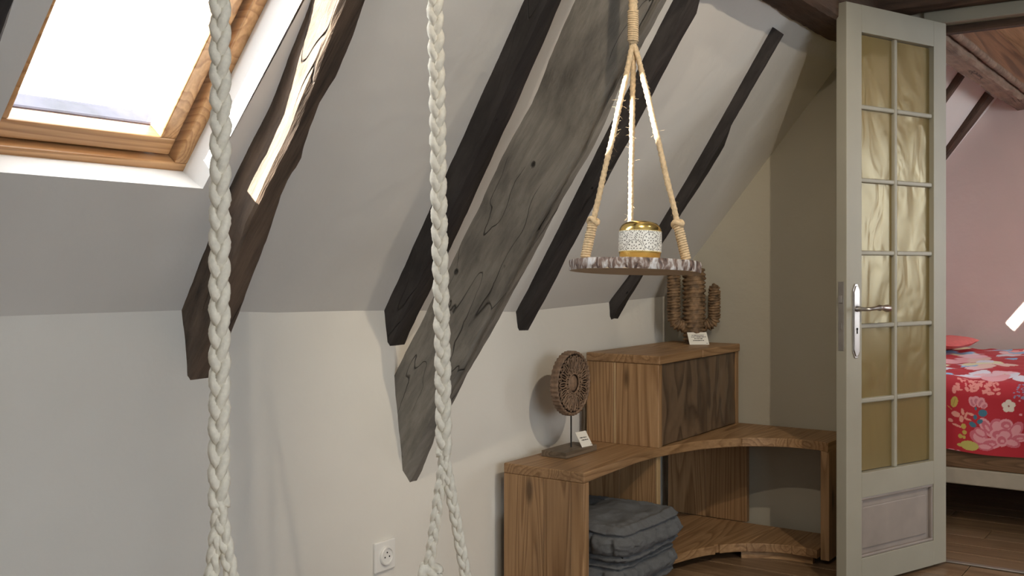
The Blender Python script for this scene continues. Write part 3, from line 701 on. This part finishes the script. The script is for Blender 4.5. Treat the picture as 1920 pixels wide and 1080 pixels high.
# ------------------------------------------------------------------ candle holder on the slice
cc = onboard(1193, -.055); CR = 39.0/F*PD0; CH = 70.0/F*PD0
ch = thing('candle_holder', 'small brass candle holder with a white filigree band', 'candle holder', cc)
CAX = (BX, BYv, BZ)
MB().lathe([(CR*.86, 0), (CR*.95, CH*.07), (CR*.985, CH*.19)], cc, 48, CAX).build('base', 'gold', ch, smooth=True, ang=.6)
prof = [(CR*.985, CH*.74), (CR*.97, CH*.80), (CR*.90, CH*.88), (CR*.78, CH*.945), (CR*.60, CH*.985), (CR*.50, CH*1.0), (CR*.47, CH*.985), (CR*.46, CH*.9)]
MB().lathe(prof, cc, 48, CAX, cap=False).build('rim', 'gold', ch, smooth=True)
m = MB(); NU, NV = 300, 56
def band(i, j):
    a = 2*PI*i/NU; h = j/NV; r = CR*(1+.012*math.sin(PI*h)); return cc+BX*r*math.cos(a)+BYv*r*math.sin(a)+BZ*CH*(.19+.55*h)
def bandcol(p, idx):
    i = idx % NU; j = idx//NU; u = i/NU*8; v = j/NV
    W_, D_ = (.78, .78, .74), (.06, .055, .05); cell = math.floor(u); fu = u-cell-.5; asp = 2*PI*CR/8/(CH*.55)
    dx, dy = fu*asp, v-.5
    if cell % 2 == 1: dy = v-.12
    rr = math.hypot(dx, dy); an = math.atan2(dy, dx)
    if v < .02 or v > .98: return (.75, .6, .25)
    dark = False
    if abs(rr-.40) < .012: dark = True
    if abs(rr-.30) < .045 and math.cos(an*10) > .72: dark = True
    if abs(rr-.14) < .035 and math.cos(an*8) > .45: dark = True
    if rr < .03: dark = True
    if rr > .43:
        q = math.sin(u*33+3*math.sin(v*9))*math.sin(v*30+2*math.cos(u*11)); dark = q > .55
    return D_ if dark else W_
m.grid(band, NU, NV, True); m.build('filigree_band', 'candleband', ch, smooth=True, colfn=bandcol)

# ================================================================== DISC SCULPTURE
dc = Vector((-1.862, 3.052, SZT))
ds = thing('disc_sculpture', 'carved brown wooden disc on a thin rod and grey-brown block', 'sculpture', dc)
MB().box((dc.x-.05, dc.y-.105, SZT), (dc.x+.048, dc.y+.10, SZT+.021)).build('base', 'standbase', ds, bev=.002)
DR = .109; dcen = Vector((dc.x+.002, dc.y+.002, 1.09-(720-HY)/F*3.545)); DX = (Vector((0, 1, 0)), Vector((0, 0, 1)), Vector((1, 0, 0)))
MB().lathe([(.0028, SZT+.02-dcen.z), (.0028, -DR+.01)], dcen, 10).build('rod', 'black', ds, smooth=True, ang=.6)
dk = MB().lathe([(DR*.93, -.018), (DR*.95, .004)], dcen, 48, DX).build('disc', 'carved_shade', ds)
NS = 40; m = MB()
def rim(i, j):
    a = 2*PI*i/(NS*6); t = 2*PI*j/12; sc_ = 1+.018*math.cos(a*NS/1.0)
    r = DR*.965*sc_+.0045*math.copysign(abs(math.cos(t))**.4, math.cos(t)); x = .0155*math.copysign(abs(math.sin(t))**.5, math.sin(t))
    return dcen+DX[0]*r*math.cos(a)+DX[1]*r*math.sin(a)+DX[2]*(x-.002)
m.grid(rim, NS*6, 12, True); m.build('rim', 'carved', dk, smooth=True)
def ringpath(c, ra, rb, ang, n=20):
    ca, sa = math.cos(ang), math.sin(ang); out = []
    for q in range(n):
        t = 2*PI*q/n; a, b = ra*math.cos(t), rb*math.sin(t); out.append(c+DX[0]*(a*ca-b*sa)+DX[1]*(a*sa+b*ca))
    return out
for k in range(16):
    a = 2*PI*k/16; c = dcen+DX[2]*.011+(DX[0]*math.cos(a)+DX[1]*math.sin(a))*DR*.66
    MB().tube(ringpath(c, DR*.20, DR*.085, a), .0030, 6, closed=True).tube([c-(DX[0]*math.cos(a)+DX[1]*math.sin(a))*DR*.15, c+(DX[0]*math.cos(a)+DX[1]*math.sin(a))*DR*.15], .0022, 5).build('petal', 'carved', dk, smooth=True)
    a2 = a+PI/16; c2 = dcen+DX[2]*.010+(DX[0]*math.cos(a2)+DX[1]*math.sin(a2))*DR*.82
    MB().tube(ringpath(c2, DR*.06, DR*.055, a2, 12), .0026, 6, closed=True).build('loop', 'carved', dk, smooth=True)
    c3 = dcen+DX[2]*.011+(DX[0]*math.cos(a2)+DX[1]*math.sin(a2))*DR*.40
    MB().tube(ringpath(c3, DR*.055, DR*.04, a2, 12), .0026, 6, closed=True).build('loop', 'carved', dk, smooth=True)
MB().tube(ringpath(dcen+DX[2]*.011, DR*.31, DR*.31, 0, 36), .0035, 8, closed=True).build('inner_ring', 'carved', dk, smooth=True)
MB().lathe([(DR*.27, .002), (DR*.26, .008), (DR*.18, .012), (DR*.06, .014), (.0005, .0142)], dcen, 28, DX).build('boss', 'carved', dk, smooth=True)

# ------------------------------------------------------------------ cards
def card(label, base, right, up, w, h, lines, foot):
    n = right.cross(up).normalized(); r = thing('card', label, 'card', base)
    sh_ = MB().obox(base, (right, up, n), (-w/2, 0, 0), (w/2, h, .0012)).build('sheet', 'card', r)
    m = MB()
    for yy, x0, x1 in lines:
        x = x0
        while x < x1:
            g = R.uniform(.04, .09); e = min(x+g, x1); hh = R.uniform(.022, .040)
            m.obox(base, (right, up, n), (-w/2+w*x, h*yy-h*hh, .0012), (-w/2+w*e, h*yy+h*hh, .0015)); x = e+R.uniform(.008, .03)
    if foot: m.obox(base, (right, up, n), (w*.36, h*.09, .0012), (w*.46, h*.12, .0015))
    m.build('print', 'ink', sh_)
    return r
rt1 = (Vector((.16, .985, 0))).normalized()
up1 = Vector((-.50, .0, .86)).normalized()
card('small white card with two printed lines, leaning on the disc sculpture base', Vector((dc.x+.044, dc.y+.040, SZT+.0215)), rt1, up1, .056, .056, [(.60, .16, .80), (.44, .22, .86)], True)

# ================================================================== CACTUS
ct = onZ(1306, 645, CZT); ct = Vector((-1.80, 3.925, CZT))
ca = thing('woven_cactus', 'brown woven plant-fibre cactus with two arms, standing on the cabinet', 'ornament', ct)
CA_R = (RT*.93+FW*.0).normalized(); KP = (ct-CAM).dot(FW)/F    # metres per pixel at the cactus
def coil(name, path, radf, turns, sr, label=None, seed=0, flat=.8):
    # a stuffed core, and strands of fibre wound round it
    n = len(path); m = MB(); cum = [0]
    for a, b in zip(path[:-1], path[1:]): cum.append(cum[-1]+(b-a).length)
    L = cum[-1]
    def at(d):
        d = min(max(d, 0), L); i = max(k for k in range(n-1) if cum[k] <= d+1e-9); t = (d-cum[i])/max(1e-9, cum[i+1]-cum[i]); return path[i].lerp(path[i+1], t), (path[i+1]-path[i]).normalized()
    seg = 36; tot = int(turns*seg); pts = []; rads = []
    core = []; cr = []
    for i in range(31):
        t = i/30; core.append(at(t*L)[0]); cr.append(max(.002, radf(t)-sr*.3))
    m.tube(core, cr, 20)
    for i in range(tot+1):
        t = i/tot; p, tg = at(t*L); x = tg.cross(FW).normalized(); yv = tg.cross(x); a = 2*PI*turns*t
        r = radf(t)*(1+.05*nz(math.cos(a)*2, math.sin(a)*2, t*turns*.9+seed)); w = .004*nz(math.cos(a)*1.5, t*turns*1.7, seed+5)
        pts.append(p+x*r*math.cos(a)+yv*r*math.sin(a)*.85+tg*w); rads.append(sr*(1+.38*nz(i*.23, seed, 2)))
    m.tube(pts, rads, 7, lobes=3, twist=160, amp=.18)
    return m.build(name, 'hyacinth', ca, smooth=True)
def cp(px, py): return ct+RT*((px-1306)*KP)+Vector((0, 0, (645-py)*KP))
# trunk
tp = [cp(1305, y) for y in range(645, 494, -6)]
coil('trunk', tp, lambda t: .0425*(1 if t < .86 else max(.12, math.sqrt(max(.02, 1-((t-.86)/.14)**2))))*(1.0-.08*(t < .12)), 19, .0060, seed=1)
def arm(cx, y_in, y_low, y_top, xin, r, seed, turns):
    pth = [cp(xin, y_in)]
    rad_ = abs(cx-xin)
    for k in range(1, 9):
        a = PI/2*k/8; pth.append(cp(xin+(cx-xin)*math.sin(a), y_in+ (y_low-y_in)*math.sin(a*1.0)*.3 - (1-math.cos(a))*14))
    yy = pth[-1]
    y0p = y_in-14+(y_low-y_in)*.3
    for k in range(1, 12): pth.append(cp(cx, lerp(y0p, y_top, k/11)))
    coil('arm', pth, lambda t: r*(1 if t < .85 else max(.12, math.sqrt(max(.02, 1-((t-.85)/.15)**2)))), turns, .0052, seed=seed)
arm(1267, 612, 612, 506, 1290, .0235, 3, 22)
arm(1343, 610, 610, 534, 1324, .0205, 4, 18)
cl = cp(1310, 646)-FW*.062; cl.z = CZT+.0005
card('small white card with four printed lines, in front of the cactus', cl, (RT*.99+FW*.10).normalized(), (Vector((0, 0, .85))+FW*.45-RT*.12).normalized(), 37*KP, 25*KP, [(.76, .2, .82), (.62, .16, .92), (.48, .3, .72), (.33, .22, .8)], True)

# ================================================================== CUSHIONS
def cushion(label, x0, x1, y0, y1, z0, z1, seed):
    cx, cy, cz = (x0+x1)/2, (y0+y1)/2, (z0+z1)/2; hx, hy, hz = (x1-x0)/2, (y1-y0)/2, (z1-z0)/2; m = MB(); N = 72; NH = 26
    def shape(a, b, c):   # a,b,c in -1..1 on the cube surface
        e = 9.0; nrm = (abs(a)**e+abs(b)**e+abs(c)**e)**(1/e); q = Vector((a, b, c))/max(nrm, 1e-6)
        p = Vector((q.x*hx, q.y*hy, q.z*hz)); side = max(abs(a), abs(b)); per = (a if abs(b) >= abs(a) else b)
        out = Vector((a, 0, 0)) if abs(a) >= abs(b) else Vector((0, b, 0)); out = out.normalized() if out.length > 0 else out
        if side > .97:   # sides: upright puffs between two stitched rolls
            wob = .05*math.sin(per*9+seed*3); cc_ = c+wob*.6
            groove = math.exp(-((abs(cc_)-.62)/.07)**2); roll = math.exp(-((abs(cc_)-.85)/.14)**2)
            seam = math.exp(-((per*2.6+seed-round(per*2.6+seed))/.13)**2)
            bulge = max(0, 1-(c/.62)**2)
            p += out*(.018*bulge*(1-1.1*seam)-.012*groove+.007*roll*(1-.4*math.exp(-((per*6+seed-round(per*6+seed))/.12)**2)))
        if abs(c) > .97:
            tu = sum(math.exp(-((a-u)**2+(b-v)**2)/.05) for u, v in ((-.42, -.42), (.42, -.42), (-.42, .42), (.42, .42)))
            gr = math.exp(-((side-.82)/.06)**2); rl = math.exp(-((side-.95)/.08)**2)
            p.z += (1 if c > 0 else -.3)*(.010*(1-side**4)-.020*tu-.009*gr*(.6+.4*math.sin(per*17+seed))+.007*rl)
        p += Vector((nz(a*2, b*2, c*2+seed), nz(a*2+9, b*2, c*2+seed), nz(a*2, b*2+9, c*2+seed)*.6))*.006
        w = .004*nz(a*8, b*8, c*6+seed*3)+.003*nz(a*17, b*17, c*9+seed*3); p += Vector((q.x, q.y, q.z*.6))*w
        return p+Vector((cx, cy, cz))
    L = lambda k, n: -1+2*k/n
    m.grid(lambda i, j: shape(L(i, N), L(j, N), 1), N, N); m.grid(lambda i, j: shape(L(i, N), L(j, N), -1), N, N)
    for s in (-1, 1):
        m.grid(lambda i, j: shape(L(i, N), s, L(j, NH)), N, NH); m.grid(lambda i, j: shape(s, L(i, N), L(j, NH)), N, NH)
    ce = (m, )
    o = m.build('floor_cushion', 'cushion', smooth=True)
    bm = bmesh.new(); bm.from_mesh(o.data); bmesh.ops.remove_doubles(bm, verts=bm.verts, dist=.0015); bmesh.ops.recalc_face_normals(bm, faces=bm.faces); bm.to_mesh(o.data); bm.free()
    o.data.polygons.foreach_set('use_smooth', [True]*len(o.data.polygons))
    return tag(o, label, 'cushion', 'grey cushions stacked in the shelf')
cushion('tufted dark grey cushion on top of the stack in the shelf', -1.925, -1.525, 2.825, 3.225, .168, .274, 1.0)
cushion('tufted dark grey cushion under the other one in the shelf', -1.925, -1.54, 2.825, 3.215, .066, .166, 2.3)

# ================================================================== BEDROOM BEYOND THE DOOR
beam('rafter', 'grey rafter high behind the door edge in the bedroom', [(1740, 110), (1770, 61)], [(1778, 110), (1811, 61)], 0, .05, 'grey_beam', .4, 1.7, seed=21, group='bedroom rafters')
beam('rafter', 'reddish rafter partly hidden by the door, in the bedroom', [(1775, 166), (1790, 144)], [(1775, 194), (1806, 150)], 0, .03, 'brown_beam', .3, 1.42, seed=22, group='bedroom rafters')
beam('rafter', 'reddish rafter along the far bedroom wall', [(1775, 273), (1844, 175)], [(1775, 300), (1866, 183)], 0, .03, 'brown_beam', .3, 1.42, seed=23, group='bedroom rafters')
logbox('purlin', 'rough tan purlin under the bedroom ceiling', -1.01, -.905, 1.955, 2.05, GY+GT, G2, 'tan_beam', seed=24, rough=.012, rise=.012)
m = MB(); m.tube([(-.885+.003*nz(i, 1, 1, .7), lerp(GY+GT, G2, i/40), 2.0+.028*i/40+.003*nz(i, 5, 1, .7)) for i in range(41)], .017, 12); tag(m.build('round_pole', 'tan_beam', smooth=True), 'pale round pole running beside the bedroom purlin', 'pole')
m = MB(); m.box((-.955, GY+GT, 2.055), (-.930, G2, 2.25))
tag(m.build('fascia_board', 'board_brown', bev=.003), 'wide red-brown board between the bedroom purlin and ceiling', 'board')
cb2 = struct('ceiling', (0, 5.3, 2.25))
x = -.955
while x < RX:
    x1 = min(x+R.uniform(.13, .17), RX); MB().box((x+.001, GY+GT, 2.252), (x1-.001, G2, 2.275)).build('plank', 'ceilplank', cb2, bev=.003, seg=1); x = x1
MB().box((-.99, GY+GT, 2.28), (RX+.1, G2, 2.36)).build('backing', 'ceil', cb2)

BYF, BYB, BX0, BX1, BZT = 4.62, 6.45, -1.62, .35, .625
bed = thing('bed', 'low bed with a putty-painted side rail, seen through the doorway', 'bed', ((BX0+BX1)/2, (BYF+BYB)/2, 0))
for lo, hi, nm, mt in (((BX0, BYF, .185), (BX1, BYF+.03, .252), 'side_rail', 'bedframe'), ((BX0, BYB-.03, .185), (BX1, BYB, .252), 'side_rail', 'bedframe'), ((BX0, BYF+.03, .185), (BX0+.03, BYB-.03, .252), 'end_rail', 'bedframe'), ((BX1-.03, BYF+.03, .185), (BX1, BYB-.03, .252), 'end_rail', 'bedframe'),
                       ((BX0+.01, BYF+.004, .252), (BX1-.01, BYB-.01, .345), 'bed_base', 'bedwood'), ((BX0+.01, BYF+.03, .345), (BX1-.01, BYB-.01, .56), 'mattress', 'mattress')):
    MB().box(lo, hi).build(nm, mt, bed, bev=.006)
for x in (BX0+.05, BX1-.05):
    for y in (BYF+.06, BYB-.06): MB().box((x-.03, y-.03, 0), (x+.03, y+.03, .185)).build('leg', 'bedframe', bed, bev=.004)
# duvet: drapes over the near side; print laid out on the cloth in (x, v) with v measured up the drape then over the top
hemz = .325; DRP = .25
def px2xv(px, py): p = onY(px, py, BYF-.02); return p.x, p.z-hemz
SHP = []   # (cx, cv, rx, rv, angle, colour)
def zz(zx, zy): return px2xv(1770+zx/4.907, 640+zy/4.907)
U = 1/4.907/F*4.2    # metres per zoom pixel on the drape
def ell(zx, zy, rx, ry, ang, c): a, b = zz(zx, zy); SHP.append((a, b, rx*U, ry*U, math.radians(-ang), c))
PK, PK2, PK3 = (.66, .16, .22), (.80, .36, .42), (.45, .05, .10); OL = (.56, .42, .10); BL = (.06, .19, .28); CO = (.80, .36, .30); WH = (.85, .78, .70); LG = (.55, .50, .14)
for q, (zx, zy, rx, ry, an) in enumerate([(330, 880, 60, 90, -60), (395, 780, 95, 50, 60), (490, 770, 60, 75, 0), (570, 760, 60, 60, 0), (660, 810, 50, 95, 30), (690, 880, 80, 40, -10), (610, 920, 85, 45, 15), (430, 930, 90, 50, -10), (380, 960, 70, 35, 0), (500, 850, 70, 60, 0), (560, 850, 60, 55, 0), (530, 900, 50, 60, 0), (340, 830, 60, 40, 30)]):
    ell(zx, zy, rx*1.0, ry*1.0, an, PK2 if q % 2 else PK); ell(zx, zy, rx*.72, ry*.62, an, PK if q % 2 else PK2); ell(zx+6, zy+8, rx*.35, ry*.25, an, PK2)
for zx, zy, rx, ry, an in ((265, 550, 32, 48, -20), (300, 535, 35, 40, 0), (340, 550, 32, 50, 25), (370, 575, 28, 34, 40)):
    ell(zx, zy, rx, ry, an, PK2); ell(zx, zy+8, rx*.5, ry*.7, an, (.62, .2, .26))
ell(360, 648, 38, 34, -30, BL); ell(335, 728, 28, 20, -40, BL); ell(270, 760, 32, 24, 30, BL); ell(292, 690, 16, 22, 0, BL); ell(296, 610, 9, 18, 0, BL)
for zx, zy, rx, ry, an in ((112, 675, 40, 26, 10), (176, 650, 14, 32, -10), (165, 715, 20, 32, 0), (60, 732, 24, 16, 10), (225, 715, 32, 10, 10), (250, 665, 30, 12, 10), (120, 775, 46, 10, 15), (205, 680, 10, 36, 20)): ell(zx, zy, rx, ry, an, CO)
for zx, zy, rx, ry, an in ((185, 780, 22, 26, 0), (195, 835, 20, 20, 0), (155, 872, 22, 20, 0), (190, 880, 16, 16, 0)): ell(zx, zy, rx, ry, an, OL)
ell(97, 565, 32, 52, 15, OL); ell(97, 565, 3, 46, 15, (.4, .28, .06)); ell(55, 620, 30, 3, 40, OL)
ell(240, 955, 80, 45, 0, LG); ell(165, 955, 40, 16, 0, LG); ell(70, 1010, 40, 14, 0, PK2); ell(135, 1014, 22, 10, 0, PK2)
for k in range(5):
    a = math.radians(90+72*k); ell(594+36*math.cos(a), 578-36*math.sin(a), 27, 27, 0, WH)
ell(594, 578, 9, 9, 0, (.4, .12, .12)); ell(705, 660, 14, 12, 0, PK2); ell(695, 530, 9, 9, 0, PK2)
rr_ = random.Random(3)
for _ in range(36): ell(640+rr_.uniform(0, 130), 370+rr_.uniform(-30, 150), rr_.uniform(5, 12), rr_.uniform(5, 12), 0, (.30, .26, .42))
for k in range(60): ell(rr_.uniform(90, 520), rr_.uniform(290, 470), rr_.uniform(14, 34), rr_.uniform(8, 18), rr_.uniform(0, 180), (.80, .30, .28))
def printcol(x, v, rnd=random.Random(5), big=[]):
    if not big:
        for _ in range(170): big.append((rnd.uniform(BX0, BX1), rnd.uniform(.36, 2.1), rnd.uniform(.03, .075), rnd.uniform(.04, .11), rnd.choice([(.80, .78, .9), (.30, .55, .85), (.85, .60, .55), (.82, .78, .55), (.85, .42, .48), (.86, .55, .62), (.80, .78, .9)])))
    c = (.50, .022, .040)
    if v > .33:
        for bx, bv, rx, rv, cc_ in big:
            if ((x-bx)/rx)**2+((v-bv)/rv)**2 < 1: c = cc_
        return c
    for cx, cv_, rx, ry, an, cc_ in SHP:
        dx, dy = x-cx, v-cv_
        if abs(dx) > .12 or abs(dy) > .12: continue
        a, b = dx*math.cos(an)+dy*math.sin(an), -dx*math.sin(an)+dy*math.cos(an)
        if (a/rx)**2+(b/ry)**2 < 1: c = cc_
    return c
xs = [lerp(-1.62, -1.05, i/40) for i in range(40)]+[lerp(-1.05, -.55, i/220) for i in range(220)]+[lerp(-.55, .37, i/40) for i in range(41)]
vv = [.30*i/130 for i in range(130)]+[lerp(.30, .46, i/30) for i in range(30)]+[lerp(.46, 2.12, i/110) for i in range(111)]
def dpos(i, j):
    x, v = xs[i], vv[j]; r = .07; fold = .010*math.sin(x*21+1)*max(0, 1-v/.3)+.006*nz(x*5, v*5, 2)
    zt_ = BZT
    dr_ = zt_-hemz-r
    if v < dr_: y, z = BYF-.022-fold, hemz+v
    elif v < dr_+r*PI/2: a = (v-dr_)/r; y, z = BYF-.022-fold+r*(1-math.cos(a)), zt_-r+r*math.sin(a)
    else: y, z = BYF-.022-fold+r+(v-dr_-r*PI/2), zt_
    z += .014*nz(x*4, y*4, 1)*min(1, v/.2)+.010*nz(x*13, y*9, 6)*min(1, max(0, v-.2)*6) + (.006*math.sin(x*13+2)*max(0, 1-v/.1))
    return Vector((x, y, z))
m = MB(); nu, nv = len(xs)-1, len(vv)-1; m.grid(dpos, nu, nv)
tag(m.build('duvet', 'duvet', smooth=True, colfn=lambda p, i: printcol(xs[i % (nu+1)], vv[i//(nu+1)])), 'red floral duvet with pink and white flowers, draped over the bed', 'duvet')
pw = MB()
def pil(i, j):
    a = -1+2*i/24; b = -1+2*j/16; t = (1-abs(a)**3)*(1-abs(b)**3); return a, b, t
for sg in (1, -1):
    pw.grid(lambda i, j, sg=sg: Vector((-1.36+.21*pil(i, j)[0]*(1-.06*abs(pil(i, j)[1])), 6.08+.28*pil(i, j)[1]*(1-.06*abs(pil(i, j)[0])), BZT+.048+sg*.033*max(0, pil(i, j)[2])**.5+.004*nz(i*.3, j*.3, sg))), 24, 16)
tag(pw.build('pillow', 'pillow', smooth=True), 'flat coral pink pillow at the back of the bed', 'pillow')

# ================================================================== CEILING SPOTLIGHTS (the room's own warm lamps, above and behind the view)
def spot(x, y, aim, e, label):
    t = thing('ceiling_spotlight', label, 'lamp', (x, y, CZ-.13), 'ceiling spotlights')
    MB().lathe([(.045, .115), (.045, .13)], (x, y, CZ-.13), 24).build('ceiling_rose', 'lampwhite', t)
    MB().lathe([(.006, .06), (.006, .115)], (x, y, CZ-.13), 10).build('stem', 'lampwhite', t)
    MB().lathe([(.034, 0), (.036, .03), (.030, .06), (.010, .07)], (x, y, CZ-.13), 24, cap=False).build('shade', 'lampwhite', t, smooth=True)
    l = bpy.data.lights.new('bulb', 'SPOT'); l.energy = e; l.color = (1, .84, .63); l.spot_size = math.radians(72); l.spot_blend = .7; l.shadow_soft_size = .012
    o = bpy.data.objects.new('bulb', l); COL.objects.link(o); o.parent = t; o.location = (0, 0, -.01)
    d = Vector(aim)-Vector((x, y, CZ-.14)); o.rotation_euler = d.to_track_quat('-Z', 'Y').to_euler()
spot(.16, 1.97, (-1.7, 3.4, .5), LAMP_E, 'white ceiling spotlight nearer the door')
spot(-.40, 1.13, (-1.7, 3.3, .5), LAMP_E*.6, 'white ceiling spotlight nearer the skylight')
